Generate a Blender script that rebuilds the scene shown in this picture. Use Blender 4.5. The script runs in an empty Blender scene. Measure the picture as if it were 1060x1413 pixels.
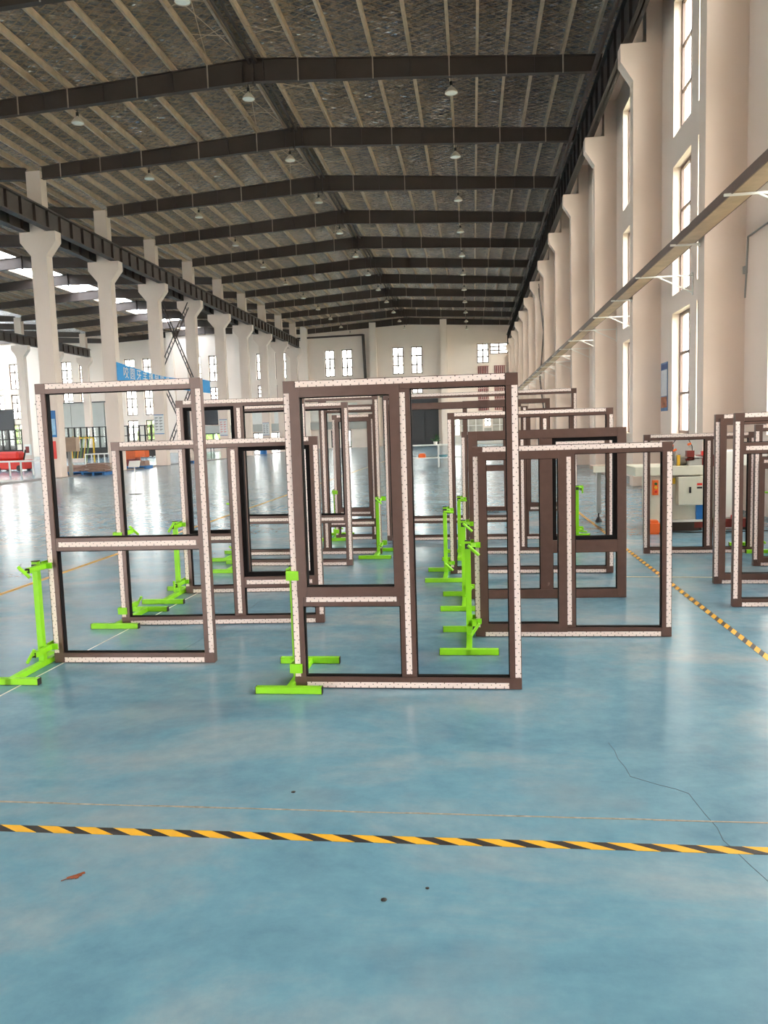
import bpy, bmesh, math, random
from mathutils import Vector, Matrix
random.seed(7)
sc = bpy.context.scene
COL = sc.collection
PI = math.pi

# ------------------------------------------------------------------ camera
F_PX, YAW, PITCH, ROLL, CAM_H = 1076.2, 0.1165, -0.10079, -0.03083, 1.5165
cy, sy, cp, sp = math.cos(YAW), math.sin(YAW), math.cos(PITCH), math.sin(PITCH)
fwd = Vector((-sy*cp, cy*cp, sp)); rgt = Vector((cy, sy, 0)); up = rgt.cross(fwd)
r2 = math.cos(ROLL)*rgt + math.sin(ROLL)*up
u2 = -math.sin(ROLL)*rgt + math.cos(ROLL)*up
cam_d = bpy.data.cameras.new('camera')
cam_d.sensor_fit = 'HORIZONTAL'; cam_d.sensor_width = 36.0
cam_d.lens = 36.0*F_PX/1060.0; cam_d.clip_start = 0.05; cam_d.clip_end = 500
cam = bpy.data.objects.new('camera', cam_d); COL.objects.link(cam)
m3 = Matrix((r2, u2, -fwd)).transposed()
cam.matrix_world = Matrix.Translation((0, 0, CAM_H)) @ m3.to_4x4()
sc.camera = cam

# ------------------------------------------------------------------ sky, exposure
W = bpy.data.worlds.new('overcast_sky'); sc.world = W; W.use_nodes = True
wn = W.node_tree.nodes; wl = W.node_tree.links
bg = wn['Background']; bg.inputs[0].default_value = (1.0, 0.95, 0.91, 1); bg.inputs[1].default_value = 8.5
sc.view_settings.view_transform = 'Standard'
sc.view_settings.look = 'None'
sc.view_settings.gamma = 1.0
sc.view_settings.use_curve_mapping = False
sc.view_settings.exposure = 1.05
sc.cycles.max_bounces = 10; sc.cycles.diffuse_bounces = 6; sc.cycles.glossy_bounces = 4
sc.cycles.transparent_max_bounces = 12
sc.cycles.use_denoising = True
sc.cycles.sample_clamp_indirect = 6.0

# ------------------------------------------------------------------ materials
MATS = {}
def nt(name):
    m = bpy.data.materials.new(name); m.use_nodes = True; MATS[name] = m
    n = m.node_tree.nodes; l = m.node_tree.links
    return m, n, l, n['Principled BSDF']
def lin(c):
    return tuple(((v/255.0)/12.92 if v/255.0 <= .04045 else ((v/255.0+.055)/1.055)**2.4) for v in c)
def mat(name, rgb, rough=.5, metal=0., var=.08, scale=6., bump=0., spec=.5, bscale=40.):
    """paint with slight procedural mottling"""
    m, n, l, b = nt(name)
    c = lin(rgb)
    tc = n.new('ShaderNodeTexCoord'); no = n.new('ShaderNodeTexNoise'); no.inputs['Scale'].default_value = scale
    no.inputs['Detail'].default_value = 4
    l.new(tc.outputs['Object'], no.inputs['Vector'])
    rp = n.new('ShaderNodeValToRGB'); rp.color_ramp.elements[0].position = .3; rp.color_ramp.elements[1].position = .7
    rp.color_ramp.elements[0].color = (*[max(0, v*(1-var)) for v in c], 1)
    rp.color_ramp.elements[1].color = (*[min(1, v*(1+var)) for v in c], 1)
    l.new(no.outputs['Fac'], rp.inputs['Fac']); l.new(rp.outputs['Color'], b.inputs['Base Color'])
    b.inputs['Roughness'].default_value = rough; b.inputs['Metallic'].default_value = metal
    b.inputs['Specular IOR Level'].default_value = spec
    if bump:
        n2 = n.new('ShaderNodeTexNoise'); n2.inputs['Scale'].default_value = bscale; l.new(tc.outputs['Object'], n2.inputs['Vector'])
        bp = n.new('ShaderNodeBump'); bp.inputs['Strength'].default_value = bump; bp.inputs['Distance'].default_value = .01
        l.new(n2.outputs['Fac'], bp.inputs['Height']); l.new(bp.outputs['Normal'], b.inputs['Normal'])
    return m
M_wall = mat('wall_plaster', (226, 208, 195), .85, var=.03, scale=.6, bump=.1)
M_wall_left = mat('wall_plaster_pale', (243, 226, 212), .85, var=.03, scale=.5)
M_col = mat('column_plaster', (225, 205, 190), .8, var=.03, scale=.8, bump=.1)
M_steel = mat('roof_steel', (72, 60, 54), .6, var=.12, scale=1.2)
M_steel_l = mat('stiffener_steel', (176, 158, 140), .55, var=.1)
M_purlin = mat('purlin_galvanised', (196, 172, 146), .5, metal=.1, var=.15, scale=3)
M_crane = mat('crane_beam_steel', (88, 78, 72), .6, var=.1, scale=1.5)
M_frame = mat('brown_profile', (92, 66, 57), .36, metal=.1, var=.10, scale=14, spec=.5)
def scuff(m):
    n = m.node_tree.nodes; l = m.node_tree.links; b = n['Principled BSDF']; src = b.inputs['Base Color'].links[0].from_socket
    g = n.new('ShaderNodeNewGeometry'); mp = n.new('ShaderNodeMapping'); mp.inputs['Scale'].default_value = (9, 9, 9); l.new(g.outputs['Position'], mp.inputs['Vector'])
    a = n.new('ShaderNodeTexNoise'); a.inputs['Scale'].default_value = 1.0; a.inputs['Detail'].default_value = 8; a.inputs['Roughness'].default_value = .72; a.inputs['Distortion'].default_value = .8
    l.new(mp.outputs[0], a.inputs['Vector'])
    r = n.new('ShaderNodeValToRGB'); r.color_ramp.elements[0].position = .66; r.color_ramp.elements[0].color = (0, 0, 0, 1)
    r.color_ramp.elements[1].position = .76; r.color_ramp.elements[1].color = (.45, .45, .45, 1); l.new(a.outputs['Fac'], r.inputs['Fac'])
    x = n.new('ShaderNodeMix'); x.data_type = 'RGBA'; l.new(r.outputs[0], x.inputs[0]); l.new(src, x.inputs[6]); x.inputs[7].default_value = (*lin((176, 148, 136)), 1)
    l.new(x.outputs[2], b.inputs['Base Color'])
scuff(M_frame)
M_black = mat('black_gasket', (18, 14, 14), .8, var=.1, spec=.15)
M_green = mat('green_powder_coat', (142, 214, 20), .42, var=.06, scale=9)
M_plug = mat('black_plastic_plug', (38, 34, 30), .5)
M_zinc = mat('zinc_rod', (120, 130, 70), .4, metal=.5)
M_white = mat('white_paint', (226, 222, 214), .5, var=.03)
M_grey = mat('grey_panel', (150, 148, 142), .6, var=.05, scale=1)
M_greyp = mat('pale_grey_panel', (176, 174, 166), .6, var=.04, scale=1)
M_dark = mat('charcoal_door', (62, 62, 64), .6, var=.06, scale=1)
M_winfr = mat('window_bronze', (112, 92, 84), .5, var=.05)
M_yellow = mat('yellow_paint', (222, 176, 40), .5)
M_orange = mat('orange_paint', (236, 106, 40), .5, var=.05)
M_red = mat('red_paint', (214, 44, 30), .45, var=.05)
M_maroon = mat('maroon_steel', (118, 36, 26), .5)
M_blue = mat('blue_plastic', (30, 106, 170), .5, var=.08)
M_board = mat('timber_offcut', (158, 128, 112), .8, var=.2, scale=5)
M_board2 = mat('pale_board', (214, 196, 182), .8, var=.1, scale=5)
M_carton = mat('carton_brown', (176, 152, 132), .8, var=.06)
M_cream = mat('machine_cream', (206, 200, 182), .45, var=.03)
M_tan = mat('tray_tan', (188, 160, 130), .5, var=.15, scale=4)
M_leaf = mat('leaf_green', (44, 92, 40), .6, var=.3, scale=8)
M_hedge = mat('hedge_green', (120, 150, 90), .8, var=.4, scale=3)
M_dry = mat('dry_leaf', (140, 74, 40), .7)
M_pink = mat('maroon_slat', (134, 70, 72), .6)
M_grass = mat('outside_ground', (150, 150, 130), .9, var=.1, scale=.5)
M_conc = mat('concrete_strip', (150, 140, 132), .8, var=.15, scale=4)
M_lamp = mat('lamp_dome_white', (220, 205, 185), .4)
M_rubber = mat('rubber_hose', (34, 32, 34), .5)
M_lamp_in = mat('lamp_lens', (250, 245, 235), .3)

def tex_strip():
    m, n, l, b = nt('protective_film')
    tc = n.new('ShaderNodeTexCoord'); sep = n.new('ShaderNodeSeparateXYZ'); l.new(tc.outputs['UV'], sep.inputs[0])
    def mth(op, a, bb=None):
        k = n.new('ShaderNodeMath'); k.operation = op
        for i, v in enumerate((a, bb)):
            if v is None: continue
            if isinstance(v, (int, float)): k.inputs[i].default_value = v
            else: l.new(v, k.inputs[i])
        return k.outputs[0]
    masks = []
    for off, v0, rad, per in ((0, .004, .0036, .05), (.5, .021, .003, .05), (.25, .030, .0034, .1), (.75, .012, .002, .1)):
        u = mth('MULTIPLY', mth('SUBTRACT', mth('FRACT', mth('ADD', mth('DIVIDE', sep.outputs[0], per), off)), .5), per)
        v = mth('SUBTRACT', sep.outputs[1], v0)
        d = mth('SQRT', mth('ADD', mth('MULTIPLY', u, u), mth('MULTIPLY', v, v)))
        masks.append(mth('LESS_THAN', d, rad))
    s = masks[0]
    for k in masks[1:]: s = mth('MAXIMUM', s, k)
    mx = n.new('ShaderNodeMix'); mx.data_type = 'RGBA'; l.new(s, mx.inputs[0])
    mx.inputs[6].default_value = (*lin((238, 218, 209)), 1); mx.inputs[7].default_value = (*lin((104, 82, 78)), 1)
    l.new(mx.outputs[2], b.inputs['Base Color']); b.inputs['Roughness'].default_value = .5
    return m
M_film = tex_strip()

def tex_hazard():
    m, n, l, b = nt('hazard_tape')
    tc = n.new('ShaderNodeTexCoord'); sep = n.new('ShaderNodeSeparateXYZ'); l.new(tc.outputs['UV'], sep.inputs[0])
    a = n.new('ShaderNodeMath'); a.operation = 'MULTIPLY_ADD'; a.inputs[1].default_value = 1.9; l.new(sep.outputs[1], a.inputs[0]); l.new(sep.outputs[0], a.inputs[2])
    d = n.new('ShaderNodeMath'); d.operation = 'DIVIDE'; d.inputs[1].default_value = .158; l.new(a.outputs[0], d.inputs[0])
    f = n.new('ShaderNodeMath'); f.operation = 'FRACT'; l.new(d.outputs[0], f.inputs[0])
    g = n.new('ShaderNodeMath'); g.operation = 'GREATER_THAN'; g.inputs[1].default_value = .55; l.new(f.outputs[0], g.inputs[0])
    no = n.new('ShaderNodeTexNoise'); no.inputs['Scale'].default_value = 9; l.new(tc.outputs['UV'], no.inputs['Vector'])
    mx = n.new('ShaderNodeMix'); mx.data_type = 'RGBA'; l.new(g.outputs[0], mx.inputs[0])
    mx.inputs[6].default_value = (*lin((236, 176, 44)), 1); mx.inputs[7].default_value = (*lin((48, 42, 42)), 1)
    l.new(mx.outputs[2], b.inputs['Base Color']); b.inputs['Roughness'].default_value = .45
    return m
M_haz = tex_hazard()

def tex_floor():
    m, n, l, b = nt('epoxy_floor')
    tc = n.new('ShaderNodeTexCoord')
    mp = n.new('ShaderNodeMapping'); mp.inputs['Scale'].default_value = (.55, 1.0, 1); l.new(tc.outputs['Object'], mp.inputs['Vector'])
    n1 = n.new('ShaderNodeTexNoise'); n1.inputs['Scale'].default_value = 1.1; n1.inputs['Detail'].default_value = 7; n1.inputs['Roughness'].default_value = .62; n1.inputs['Distortion'].default_value = .4
    l.new(mp.outputs[0], n1.inputs['Vector'])
    r1 = n.new('ShaderNodeValToRGB'); l.new(n1.outputs['Fac'], r1.inputs['Fac'])
    e = r1.color_ramp.elements
    e[0].position = .30; e[0].color = (*lin((90, 126, 146)), 1)
    e[1].position = .72; e[1].color = (*lin((156, 164, 167)), 1)
    k = e.new(.5); k.color = (*lin((110, 151, 168)), 1)
    n2 = n.new('ShaderNodeTexNoise'); n2.inputs['Scale'].default_value = 9; n2.inputs['Detail'].default_value = 6; n2.inputs['Roughness'].default_value = .7
    l.new(tc.outputs['Object'], n2.inputs['Vector'])
    r2_ = n.new('ShaderNodeValToRGB'); l.new(n2.outputs['Fac'], r2_.inputs['Fac'])
    r2_.color_ramp.elements[0].position = .35; r2_.color_ramp.elements[0].color = (.86, .88, .9, 1)
    r2_.color_ramp.elements[1].position = .65; r2_.color_ramp.elements[1].color = (1.04, 1.03, 1.01, 1)
    mx = n.new('ShaderNodeMix'); mx.data_type = 'RGBA'; mx.blend_type = 'MULTIPLY'; mx.inputs[0].default_value = 1
    l.new(r1.outputs[0], mx.inputs[6]); l.new(r2_.outputs[0], mx.inputs[7])
    # worn greyish patches
    n3 = n.new('ShaderNodeTexNoise'); n3.inputs['Scale'].default_value = .9; n3.inputs['Detail'].default_value = 5; n3.inputs['Roughness'].default_value = .6
    l.new(tc.outputs['Object'], n3.inputs['Vector'])
    r3 = n.new('ShaderNodeValToRGB'); l.new(n3.outputs['Fac'], r3.inputs['Fac'])
    r3.color_ramp.elements[0].position = .5; r3.color_ramp.elements[0].color = (0, 0, 0, 1)
    r3.color_ramp.elements[1].position = .85; r3.color_ramp.elements[1].color = (.6, .6, .6, 1)
    mx2 = n.new('ShaderNodeMix'); mx2.data_type = 'RGBA'; l.new(r3.outputs[0], mx2.inputs[0])
    l.new(mx.outputs[2], mx2.inputs[6]); mx2.inputs[7].default_value = (*lin((168, 160, 156)), 1)
    l.new(mx2.outputs[2], b.inputs['Base Color'])
    rr = n.new('ShaderNodeMapRange'); rr.inputs[1].default_value = .3; rr.inputs[2].default_value = .7; rr.inputs[3].default_value = .15; rr.inputs[4].default_value = .25
    l.new(n2.outputs['Fac'], rr.inputs[0]); l.new(rr.outputs[0], b.inputs['Roughness'])
    b.inputs['Specular IOR Level'].default_value = .34
    mpb = n.new('ShaderNodeMapping'); mpb.inputs['Scale'].default_value = (1.2, 3.2, 1); l.new(tc.outputs['Object'], mpb.inputs['Vector'])
    n4 = n.new('ShaderNodeTexNoise'); n4.inputs['Scale'].default_value = 1.6; n4.inputs['Detail'].default_value = 3; l.new(mpb.outputs[0], n4.inputs['Vector'])
    bp = n.new('ShaderNodeBump'); bp.inputs['Strength'].default_value = .065; bp.inputs['Distance'].default_value = .02
    l.new(n4.outputs['Fac'], bp.inputs['Height']); l.new(bp.outputs['Normal'], b.inputs['Normal'])
    return m
M_floor = tex_floor()

def tex_foil():
    m, n, l, b = nt('foil_insulation')
    tc = n.new('ShaderNodeTexCoord')
    v = n.new('ShaderNodeTexVoronoi'); v.inputs['Scale'].default_value = 4.2; v.distance = 'MINKOWSKI'
    mp = n.new('ShaderNodeMapping'); mp.inputs['Rotation'].default_value = (0, 0, .75); mp.inputs['Scale'].default_value = (1, 1.7, 1)
    l.new(tc.outputs['Object'], mp.inputs['Vector']); l.new(mp.outputs[0], v.inputs['Vector'])
    no = n.new('ShaderNodeTexNoise'); no.inputs['Scale'].default_value = 3.5; no.inputs['Detail'].default_value = 6; no.inputs['Roughness'].default_value = .65
    l.new(tc.outputs['Object'], no.inputs['Vector'])
    # diamond wire netting holding the foil
    def wav(rot):
        q = n.new('ShaderNodeMapping'); q.inputs['Rotation'].default_value = (0, 0, rot); l.new(tc.outputs['Object'], q.inputs['Vector'])
        w = n.new('ShaderNodeTexWave'); w.inputs['Scale'].default_value = 1.1; w.inputs['Distortion'].default_value = 1.2; w.inputs['Detail'].default_value = 2
        l.new(q.outputs[0], w.inputs['Vector']); return w
    w1, w2 = wav(.95), wav(-.95)
    ad = n.new('ShaderNodeMath'); ad.operation = 'MAXIMUM'; l.new(w1.outputs['Fac'], ad.inputs[0]); l.new(w2.outputs['Fac'], ad.inputs[1])
    a2 = n.new('ShaderNodeMath'); a2.operation = 'ADD'; l.new(ad.outputs[0], a2.inputs[0]); l.new(v.outputs['Distance'], a2.inputs[1])
    a3 = n.new('ShaderNodeMath'); a3.operation = 'ADD'; l.new(a2.outputs[0], a3.inputs[0]); l.new(no.outputs['Fac'], a3.inputs[1])
    bp = n.new('ShaderNodeBump'); bp.inputs['Strength'].default_value = 1.0; bp.inputs['Distance'].default_value = .15
    l.new(a3.outputs[0], bp.inputs['Height']); l.new(bp.outputs['Normal'], b.inputs['Normal'])
    r = n.new('ShaderNodeValToRGB'); l.new(no.outputs['Fac'], r.inputs['Fac'])
    r.color_ramp.elements[0].position = .42; r.color_ramp.elements[0].color = (*lin((156, 178, 206)), 1)
    r.color_ramp.elements[1].position = .6; r.color_ramp.elements[1].color = (*lin((244, 246, 250)), 1)
    # thin pale net wires laid diagonally over the foil
    lt = n.new('ShaderNodeValToRGB'); lt.color_ramp.elements[0].position = .86; lt.color_ramp.elements[0].color = (0, 0, 0, 1)
    lt.color_ramp.elements[1].position = .97; lt.color_ramp.elements[1].color = (.9, .9, .9, 1); l.new(ad.outputs[0], lt.inputs['Fac'])
    mx = n.new('ShaderNodeMix'); mx.data_type = 'RGBA'; l.new(lt.outputs[0], mx.inputs[0]); l.new(r.outputs[0], mx.inputs[6])
    mx.inputs[7].default_value = (*lin((250, 240, 226)), 1)
    l.new(mx.outputs[2], b.inputs['Base Color'])
    b.inputs['Metallic'].default_value = .95; b.inputs['Roughness'].default_value = .2
    return m
M_foil = tex_foil()

def tex_glass():
    m = bpy.data.materials.new('window_glass'); m.use_nodes = True
    n = m.node_tree.nodes; l = m.node_tree.links; n.clear()
    o = n.new('ShaderNodeOutputMaterial'); t = n.new('ShaderNodeBsdfTransparent'); t.inputs[0].default_value = (.93, .96, .95, 1)
    g = n.new('ShaderNodeBsdfGlossy'); g.inputs['Roughness'].default_value = .03
    x = n.new('ShaderNodeMixShader'); x.inputs[0].default_value = .06; l.new(t.outputs[0], x.inputs[1]); l.new(g.outputs[0], x.inputs[2]); l.new(x.outputs[0], o.inputs[0])
    return m
M_glass = tex_glass()
m_, n_, l_, b_ = nt('skylight_sheet'); n_.remove(b_)
t_ = n_.new('ShaderNodeBsdfTranslucent'); t_.inputs[0].default_value = (.86, .93, 1, 1)
t2_ = n_.new('ShaderNodeBsdfTransparent'); t2_.inputs[0].default_value = (.86, .93, 1, 1)
x_ = n_.new('ShaderNodeMixShader'); l_.new(t_.outputs[0], x_.inputs[1]); l_.new(t2_.outputs[0], x_.inputs[2]); l_.new(x_.outputs[0], n_['Material Output'].inputs[0])
M_sky = m_

# ------------------------------------------------------------------ mesh helpers
class MB:
    """collects boxes, tubes and prisms and links them as one mesh object"""
    def __init__(s): s.bm = bmesh.new(); s.uv = None
    def box(s, x0, x1, y0, y1, z0, z1, rot=None, piv=None):
        v = [s.bm.verts.new((x, y, z)) for x in (x0, x1) for y in (y0, y1) for z in (z0, z1)]
        for f in ((0, 1, 3, 2), (4, 6, 7, 5), (0, 4, 5, 1), (2, 3, 7, 6), (0, 2, 6, 4), (1, 5, 7, 3)):
            s.bm.faces.new([v[i] for i in f])
        if rot is not None: bmesh.ops.rotate(s.bm, verts=v, cent=piv or ((x0+x1)/2, (y0+y1)/2, (z0+z1)/2), matrix=rot)
        return s
    def tube(s, p, q, r, seg=10, r2_=None, cap=True):
        p = Vector(p); q = Vector(q); d = q-p; L = d.length
        if L < 1e-6: return s
        R_ = d.to_track_quat('Z', 'Y').to_matrix().to_4x4()
        bmesh.ops.create_cone(s.bm, cap_ends=cap, segments=seg, radius1=r, radius2=r if r2_ is None else r2_, depth=L,
                              matrix=Matrix.Translation((p+q)/2) @ R_)
        return s
    def path(s, pts, r, seg=6):
        for a, b in zip(pts[:-1], pts[1:]): s.tube(a, b, r, seg)
        return s
    def bar(s, p, q, w, h):
        """square bar from p to q"""
        p = Vector(p); q = Vector(q); d = q-p; L = d.length
        R_ = d.to_track_quat('Z', 'Y').to_matrix().to_4x4()
        v = bmesh.ops.create_cube(s.bm, size=1)['verts']
        bmesh.ops.transform(s.bm, verts=v, matrix=Matrix.Translation((p+q)/2) @ R_ @ Matrix.Diagonal((w, h, L, 1)))
        return s
    def prism(s, pts, y0, y1):
        """outline in xz extruded along y"""
        a = [s.bm.verts.new((x, y0, z)) for x, z in pts]; b = [s.bm.verts.new((x, y1, z)) for x, z in pts]
        s.bm.faces.new(a); s.bm.faces.new(b[::-1]); k = len(pts)
        for i in range(k): s.bm.faces.new((a[i], b[i], b[(i+1) % k], a[(i+1) % k]))
        return s
    def lathe(s, prof, c=(0, 0, 0), seg=20):
        rings = [[s.bm.verts.new((c[0]+r*math.cos(2*PI*i/seg), c[1]+r*math.sin(2*PI*i/seg), c[2]+z)) for i in range(seg)] for r, z in prof]
        for a, b in zip(rings[:-1], rings[1:]):
            for i in range(seg): s.bm.faces.new((a[i], a[(i+1) % seg], b[(i+1) % seg], b[i]))
        return s
    def mesh(s, name, m, bevel=0):
        bmesh.ops.recalc_face_normals(s.bm, faces=s.bm.faces[:])
        if bevel: bmesh.ops.bevel(s.bm, geom=s.bm.edges[:], offset=bevel, segments=1, affect='EDGES')
        me = bpy.data.meshes.new(name); s.bm.to_mesh(me); s.bm.free()
        if m: me.materials.append(m)
        return me
    def build(s, name, m, parent=None, loc=None, bevel=0, smooth=False):
        me = s.mesh(name, m, bevel)
        if smooth:
            for p in me.polygons: p.use_smooth = True
        return link(name, me, parent, loc)
def link(name, me, parent=None, loc=None):
    o = bpy.data.objects.new(name, me); COL.objects.link(o)
    if parent: o.parent = parent
    if loc is not None: o.location = loc
    return o
def tag(o, label, cat, group=None):
    o['label'] = label; o['category'] = cat
    if group: o['group'] = group
    return o
def thing(name, label, cat, loc=(0, 0, 0), rz=0, group=None):
    o = bpy.data.objects.new(name, None); COL.objects.link(o); o.location = loc; o.rotation_euler = (0, 0, rz); o.empty_display_size = .1
    return tag(o, label, cat, group)
def struct(o): o['kind'] = 'structure'; return o
def stuff(o): o['kind'] = 'stuff'; return o
def strip_uv(w, h, vertical=False, name='protective_strip'):
    """flat film strip, 1.5 mm thick; UV in metres, u along its length"""
    bm = bmesh.new(); uvl = bm.loops.layers.uv.new('UVMap')
    L, T = (h, w) if vertical else (w, h)
    vs = [bm.verts.new((x, y, z)) for x in (0, w) for y in (0, .0015) for z in (0, h)]
    for f in ((0, 1, 3, 2), (4, 6, 7, 5), (0, 4, 5, 1), (2, 3, 7, 6), (0, 2, 6, 4), (1, 5, 7, 3)): bm.faces.new([vs[i] for i in f])
    bmesh.ops.recalc_face_normals(bm, faces=bm.faces[:])
    for f in bm.faces:
        for lp in f.loops:
            x, _, z = lp.vert.co
            lp[uvl].uv = (z, x) if vertical else (x, z)
    me = bpy.data.meshes.new(name); bm.to_mesh(me); bm.free(); me.materials.append(M_film)
    return me

# ================================================================== STRUCTURE
Y0, Y1 = -8.0, 86.9            # modelled length of the hall
XR, XRC = 4.62, 3.95           # right wall face, right column face
XC1, XC2, XL = -18.4, -41.3, -64.0
RIDGE_X, RIDGE_Z, EAVE_Z = -7.05, 14.01, 13.2
SLOPE = (RIDGE_Z-EAVE_Z)/(4.26-RIDGE_X)

fl = struct(MB().box(XL-1, XR+.3, Y0-4, Y1+.3, -.2, 0).build('floor', M_floor))
struct(MB().box(-140, 100, -70, 200, -.5, -.25).build('outside_ground', M_grass))

def wall_holes(name, axis, fixed0, fixed1, us, z0, z1, holes, m):
    """wall slab with rectangular openings; axis 'x' = runs along x at fixed y"""
    u0, u1 = us
    uc = sorted({u0, u1, *[h[0] for h in holes], *[h[1] for h in holes]})
    mb = MB()
    for a, b in zip(uc[:-1], uc[1:]):
        mid = (a+b)/2
        hs = sorted([(h[2], h[3]) for h in holes if h[0]-1e-6 < mid < h[1]+1e-6])
        z = z0
        for c, d in hs+[(z1, z1)]:
            if c > z+1e-6:
                if axis == 'x': mb.box(a, b, fixed0, fixed1, z, c)
                else: mb.box(fixed0, fixed1, a, b, z, c)
            z = d
    return struct(mb.build(name, m))

WIN_N = [0]
_wcache = {}
def window(axis, fixed, u0, u1, z0, z1, rows=3, cols=2, fm=None, inward=-1):
    """bronze window frame with muntins and a pane per light; the frame sits in the reveal"""
    WIN_N[0] += 1
    w, h = u1-u0, z1-z0
    key = (axis, round(w, 2), round(h, 2), rows, cols, fm.name if fm else '')
    if key not in _wcache:
        t = .07; mb = MB()
        def bx(a, b, c, d, y0=-.03, y1=.03): mb.box(a, b, y0, y1, c, d) if axis == 'x' else mb.box(y0, y1, a, b, c, d)
        t = .07 if axis == 'y' else .12
        bx(0, w, 0, t); bx(0, w, h-t, h); bx(0, t, 0, h); bx(w-t, w, 0, h)
        fr = mb.mesh('window_frame', fm or M_winfr)
        mb = MB(); g = .03 if axis == 'y' else .075
        for i in range(1, cols): bx(w*i/cols-g, w*i/cols+g, t, h-t, -.02, .02)
        for j in range(1, rows): bx(t, w-t, h*j/rows-g, h*j/rows+g, -.02, .02)
        mu = mb.mesh('muntin', fm or M_winfr)
        mb = MB(); cw, ch = w/cols, h/rows
        bx(.015, cw-.015, .015, ch-.015, -.004, .004)
        _wcache[key] = (fr, mu, mb.mesh('pane', M_glass), cw, ch)
    fr, mu, pn, cw, ch = _wcache[key]
    loc = (u0, fixed, z0) if axis == 'x' else (fixed, u0, z0)
    o = struct(link('window_%d' % WIN_N[0], fr, None, loc))
    if rows*cols > 1: link('muntin', mu, o)
    for i in range(cols):
        for j in range(rows):
            link('pane', pn, o, (i*cw, 0, j*ch) if axis == 'x' else (0, i*cw, j*ch))
    return o

TIERS = ((1.3, 4.05), (4.45, 7.3), (7.95, 10.85))
# right wall: two windows a bay, three tiers
RC = [20.35+6*k for k in range(-4, 12)]
holes = []
for c in RC:
    for a, b in ((1.2, 2.7), (3.2, 4.7)):
        if c+b < Y1:
            for z0, z1 in TIERS: holes.append((c+a, c+b, z0, z1))
wall_holes('wall_right', 'y', XR, XR+.3, (Y0, Y1+.3), 0, 13.9, holes, M_wall)
for h in holes: window('y', XR+.2, *h)
# end wall
ew = []
for a, b in ((-16.3, -15.2), (-14.4, -13.2), (-8.72, -7.48), (-6.65, -5.42)):
    ew += [(a, b, 7.93, 10.88), (a, b, 5.75, 7.3)]
ew += [(.55, 1.83, 8.78, 10.9), (1.95, 3.92, 9.7, 10.9)]
for c in (-22.4, -30.15, -38.0, -45.7, -54.3, -61.0):
    for a, b in ((c-1.75, c-.45), (c+.45, c+1.7)):
        ew.append((a, b, 7.93, 10.85))
        ew.append((a, b, 5.9 if c > -35 else 4.42, 7.3))
        if -39 < c < -33 or c < -50: ew.append((a, b, 1.5, 3.85))
ew.append((-2.6, -1.4, .95, 3.15)); ew.append((1.2, 2.0, 1.9, 3.15))       # bright lights of the shopfront at the right end
ew.append((-24.9, -23.7, .05, 2.0)); ew.append((-22.9, -21.2, .05, 2.0)); ew.append((-30.6, -28.6, .9, 2.1))
ew.append((-15.9, -15.1, .05, 2.0)); ew.append((-14.4, -13.6, .05, 2.0))
wall_holes('wall_end', 'x', Y1, Y1+.3, (XL-.3, XR), 0, 15, ew, M_wall_left)
for h in ew:
    if h[2] in (.95, 1.9): window('x', Y1+.12, *h, rows=2, cols=2, fm=M_white)
    elif h[3] <= 2.1: window('x', Y1+.12, *h, rows=1, cols=2 if h[1]-h[0] > 1 else 1, fm=M_dark)
    else: window('x', Y1+.2, *h)
# far left wall
lh = []
for k in range(13):
    yc = 5+6*k+3
    for a, b in ((yc-1.8, yc-.4), (yc+.4, yc+1.8)):
        for z0, z1 in TIERS: lh.append((a, b, z0, z1))
wall_holes('wall_left', 'y', XL-.3, XL, (Y0, Y1+.3), 0, 13.9, lh, M_wall_left)
for h in lh: window('y', XL-.2, *h, rows=1, cols=1)

# unseen rear gable behind the camera: gateway and openings sized to balance the light
rg = [(-10.0, -5.0, 0, 4.2)]
wall_holes('wall_rear_unseen', 'x', Y0-.3, Y0, (XL-.3, XR), 0, 14.5, rg+[(a, a+1.3, 7.95, 10.85) for a in (-15.5, 2.5)]+[(-36, -24, 0, 6.0), (-58, -47, 0, 6)], M_wall)
# pilasters of the end wall
for x in (-10.8, -3.03, -18.5, -26.2, -34.0):
    struct(MB().box(x-.36, x+.36, Y1-.5, Y1, 0, 13.6).build('pilaster', M_wall_left))
# panels, doors and bands on the end wall
def endbox(name, x0, x1, z0, z1, m, d=.12, st=True, label=None, cat=None):
    o = MB().box(x0, x1, Y1-.12-d, Y1-.002, z0, z1).build(name, m)
    struct(o); return o
def sliding_door(n, x0, x1, z1, m, leaves=2):
    o = struct(MB().box(x0, x1, Y1-.10, Y1-.01, 0, z1).build('door_%d' % n, m))
    w = (x1-x0)/leaves
    for i in range(leaves):
        MB().box(x0+i*w+.04, x0+(i+1)*w-.04, Y1-.16, Y1-.10, .05, z1-.05).build('door_leaf', m, o)
    MB().box(x0-.3, x1+.3, Y1-.2, Y1-.1, z1, z1+.12).build('door_track', M_dark, o)
    return o
sliding_door(1, -9.95, -3.77, 5.47, M_dark, 4)
sliding_door(2, -34.0, -31.2, 5.2, M_dark, 2)
struct(MB().box(-31.2, -28.9, Y1-.14, Y1-.01, 3.05, 5.2).build('door_3', M_dark))
sliding_door(4, -50.5, -42.4, 6.05, M_greyp, 4)
sliding_door(5, -58.5, -53.6, 5.5, M_dark, 2)
struct(MB().box(-31.2, -11.4, Y1-.3, Y1-.01, 2.1, 2.95).build('trim_1', M_greyp))
for i, x in enumerate((-25.6, -22.3, -19.0, -15.7)):
    struct(MB().box(x, x+2.9, Y1-.14, Y1-.01, 2.97, 5.0).build('trim_%d' % (i+2), M_white))
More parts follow.
